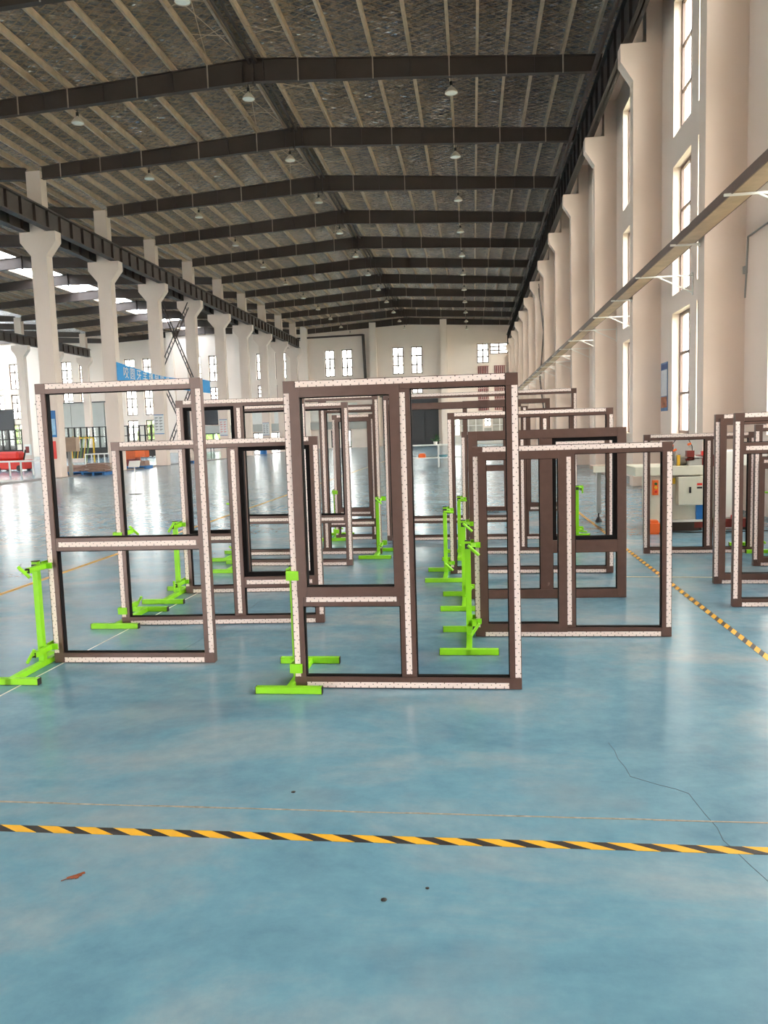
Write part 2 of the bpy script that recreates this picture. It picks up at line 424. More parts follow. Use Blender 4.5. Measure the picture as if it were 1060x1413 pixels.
# dark rainwater pipe on the end wall
pp = struct(MB().tube((-20.2, Y1-.32, 12.25), (-11.85, Y1-.32, 12.35), .1).tube((-11.85, Y1-.32, 12.4), (-11.7, Y1-.32, 5.5), .16).build('downpipe', M_steel))

# ------------------------------------------------------------------ columns
def column_mesh(cor):
    """cor: which sides carry a corbel (-1 left, +1 right)"""
    mb = MB(); hw = .35
    pts = [(-hw, 0), (hw, 0)]
    if 1 in cor: pts += [(hw, 9.55), (hw+.46, 10.12), (hw+.46, 10.55)]
    else: pts += [(hw, 10.55)]
    pts += [(.32, 10.55), (.32, 13.05), (-.32, 13.05), (-.32, 10.55)]
    if -1 in cor: pts += [(-hw-.46, 10.55), (-hw-.46, 10.12), (-hw, 9.55)]
    else: pts += [(-hw, 10.55)]
    mb.prism(pts, 0, .48)
    return mb.mesh('column', M_col)
cm2 = column_mesh((-1, 1))
LC = [32.8+6*k for k in range(-7, 9)]
for y in LC:
    struct(link('column', cm2, None, (XC1-.0, y-.24, 0)))
    struct(link('column', cm2, None, (XC2, y-.24, 0)))
# right columns stand against the wall
def rcol_mesh():
    mb = MB()
    mb.prism([(XRC, 0), (XR, 0), (XR, 13.1), (4.25, 13.1), (4.25, 10.55), (XRC-.29, 10.55), (XRC-.29, 10.15), (XRC, 9.7)], 0, .385)
    return mb.mesh('column', M_col)
rm = rcol_mesh()
for y in RC: struct(link('column', rm, None, (0, y-.22, 0)))
# concrete ring beam under the right eave and over the corbels
struct(MB().box(4.35, XR, Y0, Y1, 11.6, 12.1).build('ring_beam', M_col))

# ------------------------------------------------------------------ crane runway beams
def crane_beam(x, y0, y1, z=10.55, h=.82, m=None, fw=.16):
    m = m or M_crane
    o = struct(MB().box(x-fw, x+fw, y0, y1, z, z+.05).box(x-.02, x+.02, y0, y1, z, z+h).box(x-fw-.01, x+fw+.01, y0, y1, z+h-.05, z+h+.0)
               .box(x-.03, x+.03, y0, y1, z+h, z+h+.09).build('crane_beam', m))
    me = MB().box(-fw+.02, fw-.02, -.012, .012, z+.05, z+h-.05).mesh('stiffener', m if m != M_crane else M_steel)
    y = y0+.5
    while y < y1:
        link('stiffener', me, o, (x, y, 0)); y += 1.0
    return o
crane_beam(XC1+.58, 2.8, 80.9); crane_beam(XC1-.58, 2.8, 80.9); crane_beam(XC2+.58, 20.8, 80.9)
crane_beam(3.82, Y0, 85.5, h=1.0, fw=.11, m=mat('crane_beam_shaded', (44, 36, 34), .7))  # darker than the other runway beams: its shade is painted into the colour

# ------------------------------------------------------------------ roof
def roof_half(xr, zr, xe, ze, m, name, y0=Y0, y1=Y1, sky=None, base=.26):
    """insulated roof deck from ridge (xr,zr) to eave (xe,ze), split around a skylight strip"""
    n = 1
    def zat(x): return zr+(ze-zr)*(x-xr)/(xe-xr)+base
    cuts = [xr, xe] if not sky else [xr, sky[0], sky[1], xe]
    mb = MB(); ob = []
    for i in range(len(cuts)-1):
        a, b = cuts[i], cuts[i+1]
        if sky and i == 1: continue
        k = max(1, int(abs(b-a)/1.2))
        mb.prism([(a, zat(a)), (b, zat(b)), (b, zat(b)+.12), (a, zat(a)+.12)], y0, y1)
    o = struct(mb.build(name, m))
    if sky:
        s = struct(MB().prism([(sky[0], zat(sky[0])), (sky[1], zat(sky[1])), (sky[1], zat(sky[1])+.02), (sky[0], zat(sky[0])+.02)], y0, y1).build('skylight', M_sky))
    return o
def purlins(parent, xr, zr, sgn, L, y0=Y0, y1=Y1):
    me = MB().box(-.045, .04, y0, y1, 0, .012).box(-.01, 0, y0, y1, 0, .24).box(-.04, .045, y0, y1, .23, .24).mesh('purlin', M_purlin)
    for d in (.36, 1.54, 2.78, 4.02, 5.25, 6.5, 7.4, 8.32, 9.22, 10.1, 10.95):
        if d < L: link('purlin', me, parent, (xr+sgn*d, 0, zr-SLOPE*d+.02))
EL = XC1      # left eave line of the main nave
main_r = roof_half(RIDGE_X, RIDGE_Z, XR+.3, RIDGE_Z-SLOPE*(XR+.3-RIDGE_X), M_foil, 'ceiling')
main_l = roof_half(RIDGE_X, RIDGE_Z, EL, RIDGE_Z-SLOPE*(RIDGE_X-EL), M_foil, 'ceiling')
purlins(main_r, RIDGE_X, RIDGE_Z, 1, 11.4); purlins(main_l, RIDGE_X, RIDGE_Z, -1, 11.2)
RX2 = (XC1+XC2)/2; RX3 = (XC2+XL)/2
l2r = roof_half(RX2, RIDGE_Z, XC1, RIDGE_Z-SLOPE*(XC1-RX2), M_foil, 'ceiling')
l2l = roof_half(RX2, RIDGE_Z, XC2, RIDGE_Z-SLOPE*(RX2-XC2), M_foil, 'ceiling', sky=(RX2-.7, RX2-2.9))
purlins(l2r, RX2, RIDGE_Z, 1, 11.2); purlins(l2l, RX2, RIDGE_Z, -1, 11.2)
l3r = roof_half(RX3, RIDGE_Z, XC2, RIDGE_Z-SLOPE*(XC2-RX3), M_foil, 'ceiling')
l3l = roof_half(RX3, RIDGE_Z, XL-.3, RIDGE_Z-SLOPE*(RX3-XL+.3), M_foil, 'ceiling', sky=(RX3-.7, RX3-3.5))  # unseen skylight strip, put in wide to bring more light to the far end

PUR = (.36, 1.54, 2.78, 4.02, 5.25, 6.5, 7.4, 8.32, 9.22, 10.1)
def rafter_mesh(L0, L1, name='roof_beam'):
    """tapered I beam of a portal frame, origin at ridge top; L0 reach left, L1 reach right"""
    mb = MB()
    def dep(d, L): return .74-.24*min(1, d/L)
    for sg, L in ((-1, L0), (1, L1)):
        st = [0, L*.25, L*.5, L*.75, L]
        for a, b in zip(st[:-1], st[1:]):
            za, zb, da, db = -SLOPE*a, -SLOPE*b, dep(a, L), dep(b, L)
            mb.prism([(sg*a, za), (sg*b, zb), (sg*b, zb-db), (sg*a, za-da)], -.006, .006)
            mb.prism([(sg*a, za), (sg*b, zb), (sg*b, zb-.018), (sg*a, za-.018)], -.1, .1)
            mb.prism([(sg*a, za-da+.018), (sg*b, zb-db+.018), (sg*b, zb-db), (sg*a, za-da)], -.1, .1)
    mb.box(-.03, .03, -.12, .12, -.82, .05)
    return mb.mesh(name, M_steel)
def stiff_mesh(d, L):
    dp = .74-.24*min(1, d/L)
    if PUR.index(d) % 2 == 0: return MB().box(-.006, .006, -.095, .095, -dp+.02, -.02).mesh('stiffener', M_steel)
    return MB().box(-.02, .02, -.125, -.102, -dp-.03, .05).mesh('fly_brace', M_steel_l)
raf_main = rafter_mesh(11.0, 11.45)
raf_left = rafter_mesh(11.1, 11.1)
sm = {d: stiff_mesh(d, 11.3) for d in PUR}
lampM = None
BEAM_Y = [26.68+6*k for k in range(-5, 11)]
NUM = ['first', 'second', 'third', 'fourth', 'fifth', 'sixth', 'seventh', 'eighth', 'ninth', 'tenth', 'eleventh', 'twelfth', 'thirteenth']
def lamp_meshes():
    body = MB().lathe([(.03, .28), (.035, .2), (.1, .17), (.2, .05), (.21, 0), (.2, 0), (.19, .02), (.09, .15), (0.001, .16)]).mesh('lamp_shade', M_lamp)
    for p in body.polygons: p.use_smooth = True
    lens = MB().lathe([(.19, .015), (.12, -.01), (.001, -.02)]).mesh('lamp_lens', M_lamp_in)
    stem = MB().tube((0, 0, .26), (0, 0, .52), .012, 8).tube((0, 0, .24), (0, 0, .36), .05, 10).mesh('lamp_stem', M_plug)
    return body, lens, stem
LB, LL, LS = lamp_meshes()
for i, y in enumerate(BEAM_Y):
    o = struct(link('roof_beam', raf_main, None, (RIDGE_X, y, RIDGE_Z)))
    for d in PUR:
        for sg in (-1, 1): link(sm[d].name.split('.')[0], sm[d], o, (sg*d, 0, -SLOPE*d))
    if y > 25: struct(link('roof_beam', raf_left, None, (RX2, y, RIDGE_Z)))
    if y > 55: struct(link('roof_beam', raf_left, None, (RX3, y, RIDGE_Z)))
    if y > 20:
        k = i-4 if y > 20 else 0
        for x, zz, wh in ((RIDGE_X-.2, 12.75, 'near the ridge'), (-.5, 12.42, 'over the right half'), (-13.3, 12.42, 'over the left half')):
            t = thing('high_bay_lamp', 'white dome lamp %s, under the %s roof beam from the front' % (wh, NUM[max(0, i-4)]), 'lamp', (x, y, zz), 0, 'high bay lamps under the roof beams')
            link('lamp_shade', LB, t); link('lamp_lens', LL, t); link('lamp_stem', LS, t)
# sag rods and ridge bracing between purlins
for y in BEAM_Y[2:-1]:
    mb = MB()
    zt = lambda x: RIDGE_Z-SLOPE*abs(x-RIDGE_X)+.08
    for yy in (y+2.0, y+4.0):
        for sg in (-1, 1):
            mb.tube((RIDGE_X+sg*.36, yy, zt(RIDGE_X+sg*.36)), (RIDGE_X+sg*1.54, yy+.5, zt(RIDGE_X+sg*1.54)), .012, 5)
            mb.tube((RIDGE_X+sg*.36, yy+.5, zt(RIDGE_X+sg*.36)), (RIDGE_X+sg*1.54, yy, zt(RIDGE_X+sg*1.54)), .012, 5)
    for x in (RIDGE_X-1.5,):
        mb.tube((x, y+.1, zt(x)-.02), (x+1.2, y+5.9, zt(x+1.2)-.02), .012, 5)
        mb.tube((x+1.2, y+.1, zt(x+1.2)-.02), (x, y+5.9, zt(x)-.02), .012, 5)
    struct(mb.build('sag_rods', M_purlin))
# ridge tie pipe under the apex and the eave strut on the right
struct(MB().tube((RIDGE_X-.12, Y0, 13.9), (RIDGE_X-.12, Y1, 13.9), .05).tube((RIDGE_X+.12, Y0, 13.9), (RIDGE_X+.12, Y1, 13.9), .05).build('ridge_tie', M_steel))
struct(MB().tube((4.0, Y0, 12.75), (4.0, Y1, 12.75), .07).box(4.25, 4.33, Y0, Y1, 12.85, 13.05).build('eave_strut', M_steel))

# ------------------------------------------------------------------ column bracing (lattice)
def lattice_brace(x, ya, yb, za, zb, name='cross_brace'):
    o = None
    for s in (0, 1):
        p = Vector((x, ya, za if s == 0 else zb)); q = Vector((x, yb, zb if s == 0 else za))
        d = (q-p).normalized(); nrm = Vector((0, -d.z, d.y))
        mb = MB()
        for k in (-.16, .16): mb.bar(p+nrm*k+Vector((.08*s-.04, 0, 0)), q+nrm*k+Vector((.08*s-.04, 0, 0)), .05, .05)
        L = (q-p).length; n = int(L/.5)
        for i in range(1, n):
            c = p+d*(L*i/n)+Vector((.08*s-.04, 0, 0)); mb.bar(c-nrm*.16, c+nrm*.16, .03, .03)
        b = struct(mb.build(name, M_steel))
lattice_brace(XC1, 45.05, 50.55, 5.4, 10.3)
lattice_brace(XC1, 45.05, 50.55, .3, 5.2)
lattice_brace(4.2, 44.6, 49.9, 5.0, 10.2)
lattice_brace(4.2, 44.6, 49.9, .3, 4.8)

# ------------------------------------------------------------------ floor marks
def tape(name, x0, y0, x1, y1, w, m, label, cat='tape'):
    d = Vector((x1-x0, y1-y0, 0)); L = d.length; d.normalize(); nn = Vector((-d.y, d.x, 0))*w/2
    bm = bmesh.new(); uvl = bm.loops.layers.uv.new('UVMap')
    P0, P1 = Vector((x0, y0, 0)), Vector((x1, y1, 0))
    lo = [(P0-nn, 0, 0), (P1-nn, L, 0), (P1+nn, L, w), (P0+nn, 0, w)]
    vb = [bm.verts.new(p+Vector((0, 0, .0004))) for p, _, _ in lo]; vt = [bm.verts.new(p+Vector((0, 0, .0016))) for p, _, _ in lo]
    f = [bm.faces.new(vt)]+[bm.faces.new((vb[i], vb[(i+1) % 4], vt[(i+1) % 4], vt[i])) for i in range(4)]
    uv = {v: (a[1], a[2]) for v, a in zip(vt+vb, lo+lo)}
    for ff in bm.faces:
        for lp in ff.loops: lp[uvl].uv = uv[lp.vert]
    me = bpy.data.meshes.new(name); bm.to_mesh(me); bm.free(); me.materials.append(m)
    o = link(name, me)
    return tag(o, label, cat)
tape('hazard_tape', -3.4, 2.765, 2.6, 2.762, .05, M_haz, 'black and yellow striped hazard tape running across the foreground floor')
tape('hazard_tape', 1.86, 3.6, 1.84, 16.2, .05, M_haz, 'worn black and yellow hazard tape running away along the right side')
tape('floor_line', -4.83, 1.0, -4.78, 60, .07, mat('yellow_line', (214, 160, 60), .4, var=.1), 'long plain yellow line on the floor left of the frames', 'line')
tape('floor_line', 1.5, 7.98, 3.2, 7.85, .03, mat('faded_line', (190, 184, 150), .5), 'short faded pale line on the floor left of the right-hand frames', 'line')
tape('floor_line', -2.95, 3.0, -2.73, 7.4, .012, M_white, 'thin white chalk line running under the left row of stands', 'line')
M_joint = mat('joint_fill', (148, 138, 124), .8, var=.35, scale=30)
# expansion joint: narrow uneven filled groove
mb = MB(); x = -4.5
pts = []
while x < 4.6:
    pts.append((x, 2.972-.0045*(x)+random.uniform(-.003, .003))); x += .12
for (xa, ya), (xb, yb) in zip(pts[:-1], pts[1:]): mb.box(xa, xb, min(ya, yb)-.004, max(ya, yb)+.004, 0, .0012)
stuff(tag(mb.build('floor_joint', M_joint), 'thin pale concrete joint line across the floor beyond the hazard tape', 'joint'))
M_crack = mat('crack_dark', (70, 92, 104), .8)
def crack(pts, label):
    mb = MB()
    q = []
    for a, b in zip(pts[:-1], pts[1:]):
        for k in range(4):
            t = k/4; q.append((a[0]+(b[0]-a[0])*t+random.uniform(-.008, .008), a[1]+(b[1]-a[1])*t))
    q.append(pts[-1])
    for a, b in zip(q[:-1], q[1:]): mb.bar((a[0], a[1], .0005), (b[0], b[1], .0005), .0022, .001)
    tag(mb.build('floor_crack', M_crack), label, 'crack')
crack([(.62, 3.72), (.655, 3.35), (.86, 3.2), (.885, 2.83), (.95, 2.5), (.87, 2.25)], 'thin dark crack wandering across the floor at the right foreground')
crack([(-2.0, 6.9), (-2.03, 6.0), (-2.12, 5.3)], 'fine dark crack in the floor seen through the leftmost frame')
# dead leaf and crumbs
lf = thing('dry_leaf', 'small curled brown dry leaf on the floor at lower left', 'leaf', (-1.415, 2.451, 0), .7)
mb = MB()
for i in range(5):
    a = -.03+i*.012; mb.box(a, a+.0125, -.006-.004*(2-abs(i-2)), .006+.003*(2-abs(i-2)), .001+.002*abs(i-2), .003+.002*abs(i-2))
mb.build('leaf_blade', M_dry, lf); MB().tube((-.05, 0, .003), (-.028, 0, .005), .0015, 6).build('leaf_stem', M_dry, lf)
for x, y, s, l in ((-.319, 2.386, .011, 'dark crumb on the floor, nearest the bottom centre'), (-.181, 2.46, .007, 'smaller dark crumb right of the bottom centre one'), (-.794, 3.131, .010, 'dark crumb on the floor beyond the pale joint line')):
    tag(MB().lathe([(.001, s*.5), (s*.6, s*.35), (s, .002), (s*.9, 0)], (x, y, 0), 7).build('crumb', M_plug), l, 'crumb')

# ================================================================== WINDOW FRAMES ON SHOW
D = .052
def frame(label, X, Y, yaw, w, h, mull=(), trans=(), lights=(), back=False):
    t = thing('window_frame', label, 'frame', (X, Y, .003), math.radians(yaw), 'brown window frames standing in rows')
    o = .068 if not back else .078
    hm = .0445 if not back else .055
    lip, sw = .004, .033
    def member(name, x0, x1, z0, z1): MB().box(x0, x1, 0, D, z0, z1).build(name, M_frame, t, bevel=.0015)
    def film(x, z, ww, hh, vert): link('protective_strip', strip_uv(ww, hh, vert), t, (x, -.0012, z))
    c = .07
    if not back:
        # outer band is set back 3 mm, inner band proud; solid corners
        for nm, x0, x1 in (('stile', 0, 1), ('stile', w, -1)):
            a = x0; b = x0+x1*.038; d_ = x0+x1*o
            MB().box(min(a, b), max(a, b), .002, D, c, h-c).box(min(b, d_), max(b, d_), -.002, D, c, h-c).build('stile', M_frame, t)
        for z0, s in ((0, 1), (h, -1)):
            a = z0; b = z0+s*.038; d_ = z0+s*o
            MB().box(c, w-c, .002, D, min(a, b), max(a, b)).box(c, w-c, -.002, D, min(b, d_), max(b, d_)).build('rail', M_frame, t)
        for x in (0, w-c):
            for z in (0, h-c): MB().box(x, x+c, -.002, D, z, z+c).build('corner_joint', M_frame, t, bevel=.0015)
        film(lip, c, sw, h-2*c, True); film(w-lip-sw, c, sw, h-2*c, True)
        film(c+.004, lip, w-2*c-.008, sw, False); film(c+.004, h-lip-sw, w-2*c-.008, sw, False)
    else:
        member('stile', 0, o, 0, h); member('stile', w-o, w, 0, h); member('rail', o, w-o, 0, o); member('rail', o, w-o, h-o, h)
    for x, z0, z1 in mull:
        member('mullion', x-hm, x+hm, z0, z1)
        if not back: film(x-sw/2, z0+.02, sw, z1-z0-.04, True)
    for z, x0, x1, *pl_ in trans:
        member('transom', x0, x1, z-hm, z+hm)
        if not back and not pl_: film(x0+.02, z-sw/2, x1-x0-.04, sw, False)
    def ring(mb, x0, z0, x1, z1, tt, y0, y1):
        mb.box(x0, x0+tt, y0, y1, z0, z1).box(x1-tt, x1, y0, y1, z0, z1).box(x0+tt, x1-tt, y0, y1, z0, z0+tt).box(x0+tt, x1-tt, y0, y1, z1-tt, z1)
    for x0, z0, x1, z1, k in lights:
        if k == 's':
            e = .03
            X0, Z0, X1, Z1 = x0-e, z0-e, x1+e, z1+e; sw_ = .058
            s = MB().box(X0, X0+sw_, -.014, D-.012, Z0, Z1).box(X1-sw_, X1, -.014, D-.012, Z0, Z1)\
                .box(X0+sw_, X1-sw_, -.012, D-.012, Z0, Z0+sw_).box(X0+sw_, X1-sw_, -.012, D-.012, Z1-sw_, Z1).build('sash', M_frame, t)
            mb = MB(); ring(mb, X0+sw_, Z0+sw_, X1-sw_, Z1-sw_, .004, .004, D+.004); mb.build('gasket', M_black, s)
        else:
            tt = {'t': .005, 'b': .034, 'm': .018}[k]
            mb = MB()
            ring(mb, x0, z0, x1, z1, tt, .012 if k != 't' else .010, D)
            mb.build('gasket', M_black, t)
    return t

G = {}
G['F1'] = frame('tall frontmost brown frame, a wide-sashed light upper left and a full-height light right', -1.096, 4.488, -.1, 1.351, 1.83,
      mull=[(.694, .068, 1.762)], trans=[(.543, .068, .649)],
      lights=[(.068, .588, .649, 1.762, 's'), (.068, .068, .649, .498, 't'), (.739, .068, 1.283, 1.762, 't')])
G['F2'] = frame('leftmost near brown frame, one crossbar below the middle and no upright inside', -2.912, 4.98, .7, 1.143, 1.912,
      trans=[(.824, .068, 1.075)], lights=[(.068, .869, 1.075, 1.844, 't'), (.068, .068, 1.075, .779, 't')])
G['F3'] = frame('low wide brown frame standing behind the leftmost one, second in the left row', -2.909, 6.024, 2.7, 1.684, 1.507,
      mull=[(.995, .068, 1.439)], trans=[(.343, 1.04, 1.616)],
      lights=[(.068, .068, .95, 1.439, 't'), (1.04, .388, 1.616, 1.439, 'b'), (1.04, .068, 1.616, .298, 't')])
G['F4'] = frame('brown frame third in the left row, thick black surround in its upper left light', -2.848, 7.31, 2.8, 1.25, 1.885,
      mull=[(.61, .068, 1.817)], trans=[(.541, .068, .565)],
      lights=[(.068, .586, .565, 1.817, 'b'), (.068, .068, .565, .496, 't'), (.655, .068, 1.182, 1.817, 't')])
G['G'] = frame('brown frame fourth in the left row with a black-lined upper light over one crossbar', -2.747, 8.887, -2.6, 1.332, 1.88,
      trans=[(.543, .068, 1.264)], lights=[(.068, .588, 1.264, 1.812, 'm'), (.068, .068, 1.264, .498, 't')])
G['K2'] = frame('tall wide brown frame fifth in the left row, narrow right part with two crossbars', -3.03, 9.68, -.3, 1.86, 2.0,
      mull=[(1.16, .068, 1.932)], trans=[(.395, 1.205, 1.792), (1.83, 1.205, 1.792)],
      lights=[(.068, .068, 1.115, 1.932, 't'), (1.205, .44, 1.792, 1.785, 't'), (1.205, .068, 1.792, .35, 't')])
G['Q'] = frame('small narrow brown frame seen deep through the frontmost one, sash over a low light', -2.0, 11.03, 0, .60, 1.79,
      trans=[(.385, .068, .532)], lights=[(.068, .43, .532, 1.722, 's'), (.068, .068, .532, .34, 't')])
G['L'] = frame('widest and tallest brown frame, far back across the middle aisle', -1.234, 10.86, -1.6, 2.62, 2.036,
      mull=[(1.93, .068, 1.82)], trans=[(1.865, .068, 1.885, 'plain'), (.29, .068, 1.885), (.43, 1.975, 2.552), (1.74, 1.975, 2.552)],
      lights=[(1.975, .475, 2.552, 1.695, 's'), (.068, .335, 1.885, 1.82, 't'), (.068, .068, 1.885, .245, 't')])
G['R1'] = frame('nearest frame of the row right of centre, wide sash left and clear light right', -.011, 5.666, -.1, 1.395, 1.394,
      mull=[(.679, .068, 1.326)], lights=[(.068, .068, .634, 1.326, 's'), (.724, .068, 1.327, 1.326, 't')])
G['R2'] = frame('plain brown frame without white strips, seen from its back, second right of centre', -.049, 6.965, 1.5, 1.371, 1.503,
      mull=[(.678, .078, 1.425)], trans=[(.464, .733, 1.293)],
      lights=[(.078, .078, .623, 1.425, 't'), (.733, .52, 1.293, 1.425, 'b'), (.733, .078, 1.293, .41, 't')], back=True)
G['R3'] = frame('brown frame third in the row right of centre, upright in the middle and a high crossbar', -.268, 8.235, -1.0, 1.686, 1.702,
      mull=[(1.001, .068, 1.634)], trans=[(1.356, 1.046, 1.618)],
      lights=[(.068, .068, .956, 1.634, 't'), (1.046, .068, 1.618, 1.311, 't'), (1.046, 1.40, 1.618, 1.634, 't')])
G['R4'] = frame('brown frame fourth in the row right of centre, mostly hidden behind the others', -.146, 9.553, -1.6, 1.067, 1.50,
      mull=[(.725, .068, 1.432)], lights=[(.068, .068, .68, 1.432, 't'), (.77, .068, .999, 1.432, 't')])
G['M'] = frame('farthest brown frame, back view without white strips, last right of centre', -.19, 14.69, 1.0, 1.6, 2.06,
      mull=[(.8, .078, 1.98)], trans=[(.8, .078, .745)], lights=[(.078, .86, .745, 1.98, 't'), (.855, .078, 1.522, 1.98, 't')], back=True)
G['S1'] = frame('brown frame at right in front of the cream machine, upright in its middle', 1.978, 9.426, -1.2, 1.23, 1.40,
      mull=[(.726, .068, 1.332)], lights=[(.068, .068, .681, 1.332, 't'), (.771, .068, 1.162, 1.332, 't')])
G['S2'] = frame('brown frame at the right edge with a wide undivided sash, second from the front', 2.232, 7.573, -1.5, 1.3, 1.59,
      lights=[(.068, .068, 1.232, 1.522, 's')])
G['S3'] = frame('nearest brown frame at the right edge with a crossbar high up', 2.096, 6.598, -.8, 1.3, 1.588,
      trans=[(1.303, .068, 1.232)], lights=[(.068, 1.348, 1.232, 1.52, 't'), (.068, .068, 1.232, 1.258, 't')])
G['S4'] = frame('dark brown frame at the right edge behind the two bigger ones, wide inner sash', 2.905, 8.506, -2.5, 1.2, 1.483,
      trans=[(1.1, .068, 1.132)], lights=[(.068, .068, 1.132, 1.055, 's'), (.068, 1.145, 1.132, 1.415, 't')])

# ------------------------------------------------------------------ green stands
def make_stand():
    S = {}
    t = .04
    S['foot'] = MB().box(-.2, .2, -.02, .02, .002, t+.002).mesh('foot', M_green, bevel=.002)
    S['foot_plug'] = MB().box(-.0015, .0015, -.021, .021, .001, t+.003).mesh('foot_plug', M_plug)
    S['spine'] = MB().box(-.02, .02, -.41, .2, .002, t).mesh('spine', M_green, bevel=.002)
    S['post'] = MB().box(-.02, .02, -.02, .02, t, .725).mesh('post', M_green, bevel=.002)
    S['post_cap'] = MB().box(-.021, .021, -.021, .021, .725, .731).mesh('post_cap', M_plug)
    S['sleeve'] = MB().box(-.019, .019, -.0225, -.0195, .67, .708).mesh('sleeve', M_plug)
    # clamp: arm along y beside the post, jaws round the frame edge, screw with T handle
    S['clamp_arm'] = MB().box(-.02, .012, -.17, .03, -.017, .017).box(-.055, -.02, -.02, .02, -.022, .022).mesh('clamp_arm', M_green, bevel=.0015)
    S['arm_plug'] = MB().box(-.019, .011, -.1715, -.1695, -.016, .016).mesh('arm_plug', M_plug)
    S['clamp_jaw'] = MB().box(-.026, -.020, .028, .14, -.028, .028).box(-.026, .05, .132, .142, -.028, .028).box(-.012, .046, .034, .044, -.02, .02).mesh('clamp_jaw', M_green, bevel=.001)
    S['clamp_handle'] = MB().tube((-.004, -.17, .0), (-.004, -.215, 0), .006, 8).tube((-.03, -.21, .045), (.022, -.21, -.045), .011, 10).mesh('clamp_handle', M_green)
    return S
ST = make_stand()
ZC = (.69, .125)
def stand(label, X, Y, rev=False, ztop=.69, h=1.0, tilt=0.):
    """X,Y: bottom front corner of the frame edge that the clamps grip; rev = stand turned round, jaws in front"""
    rz = 0
    t = thing('frame_stand', label, 'stand', (X-.045, Y-.07, 0), 0, 'bright green clamp stands holding the frames')
    s = 1
    if rev:
        t.location = (X-.016, Y+.124, 0); t.rotation_euler = (0, 0, PI)
    for y, in ((-.39,), (.22,)):
        f = link('foot', ST['foot'], t, (0, y, 0)); link('foot_plug', ST['foot_plug'], f, (-.2, 0, 0)); link('foot_plug', ST['foot_plug'], f, (.2, 0, 0))
    link('spine', ST['spine'], t)
    p = link('post', ST['post'], t); p.scale = (1, 1, h); link('post_cap', ST['post_cap'], p); link('sleeve', ST['sleeve'], p)
    for i, z in enumerate((ztop, .125)):
        a = link('clamp_arm', ST['clamp_arm'], t, (.045 if not rev else .045, .0, z))
        if rev: a.scale = (-1, 1, 1); a.location = (-.016, .0, z)
        link('arm_plug', ST['arm_plug'], a); link('clamp_jaw', ST['clamp_jaw'], a)
        hd = link('clamp_handle', ST['clamp_handle'], a); hd.rotation_euler = (0, (-.3, 1.1, .5, 2.2)[(i+int(X*7)) % 4], 0)
    return t
stand('green clamp stand gripping the left edge of the leftmost near frame', -2.912, 4.98)
stand('green clamp stand behind the frontmost frame, its two jaws showing on the left edge', -1.096, 4.488, True)
stand('green clamp stand reversed behind the left edge of the low wide frame at left', -2.909, 6.03, True, .75, 1.08)
stand('green clamp stand at the third frame of the left row, seen through the leftmost one', -2.848, 7.31)
stand('green clamp stand with feet showing through the low wide frame at left', -2.747, 8.887)
stand('green clamp stand deepest in the left row, only slivers of its feet showing', -3.03, 9.70)
stand('nearest green clamp stand right of the centre aisle, complete and unobstructed', -.011, 5.666)
stand('green clamp stand directly behind the nearest one right of the centre aisle', -.06, 6.965)
stand('slim-looking green stand left of the others, third right of the centre aisle', -.268, 8.235)
stand('green stand fourth right of the centre aisle, farthest of that cluster', -.146, 9.553)
stand('green stand seen whole through the frontmost frame near its centre upright', -1.17, 9.75)
stand('green stand reversed, seen small through the middle of the frontmost frame', -2.0, 11.03, True)
stand('green stand whose feet show through the second frame right of centre', 1.43, 10.86)
stand('green stand at the right edge behind the dark brown frame', 3.36, 9.83)

# ================================================================== RIGHT SIDE
# cable tray on brackets
ct = thing('cable_tray', 'long dark-edged cable tray with tan underside running along the right columns', 'tray', (0, 0, 0))
MB().box(3.56, 3.86, 5, 84, 4.62, 4.63).build('tray_base', M_tan, ct)
MB().box(3.54, 3.56, 5, 84, 4.60, 4.74).box(3.86, 3.88, 5, 84, 4.62, 4.72).build('tray_side', M_winfr, ct)
bk = MB().box(3.45, 4.62, -.02, .02, -.02, .01).bar((3.9, 0, -.01), (4.6, 0, -.35), .025, .025).box(4.60, 4.62, -.03, .03, -.4, .05).mesh('bracket', M_white)
y = 5.6
while y < 84:
    link('bracket', bk, ct, (0, y, 4.6)); y += 2.93
tag(MB().tube((4.60, 13.98, 4.58), (4.60, 14.08, 3.6), .015, 8).tube((4.60, 13.0, 4.58), (4.60, 13.98, 4.58), .015, 8).box(4.57, 4.62, 14.04, 14.12, 4.0, 4.12).build('wall_conduit', M_grey), 'thin grey conduit with a small box on the right wall below the cable tray', 'conduit')
# wall poster
def text(body, size, m, parent, loc, rot, name='lettering', sx=1.0, align='CENTER'):
    cu = bpy.data.curves.new(name, 'FONT'); cu.body = body; cu.size = size; cu.align_x = align; cu.align_y = 'CENTER'; cu.extrude = .0015; cu.resolution_u = 3
    cu.materials.append(m)
    o = bpy.data.objects.new(name, cu); COL.objects.link(o); o.parent = parent; o.location = loc; o.rotation_euler = rot; o.scale = (sx, 1, 1)
    bpy.context.view_layer.update(); me = bpy.data.meshes.new_from_object(o.evaluated_get(bpy.context.evaluated_depsgraph_get()))
    n_ = bpy.data.objects.new(name, me); COL.objects.link(n_); n_.parent = parent; n_.location = loc; n_.rotation_euler = rot; n_.scale = (sx, 1, 1)
    bpy.data.objects.remove(o); return n_
po = thing('wall_poster', 'narrow blue bordered poster on the right wall between window and column', 'poster', (4.61, 19.72, 1.84))
MB().box(-.006, .006, -.32, .32, 0, 1.16).build('poster_sheet', mat('poster_blue', (90, 120, 160), .6, var=.2, scale=3), po)
MB().box(-.009, -.006, -.29, .29, .36, .98).build('poster_panel', mat('poster_pale', (206, 208, 212), .6, var=.06), po)
MB().box(-.009, -.006, -.29, .29, .08, .34).build('poster_picture', mat('poster_picture', (170, 104, 72), .6, var=.5, scale=8), po)
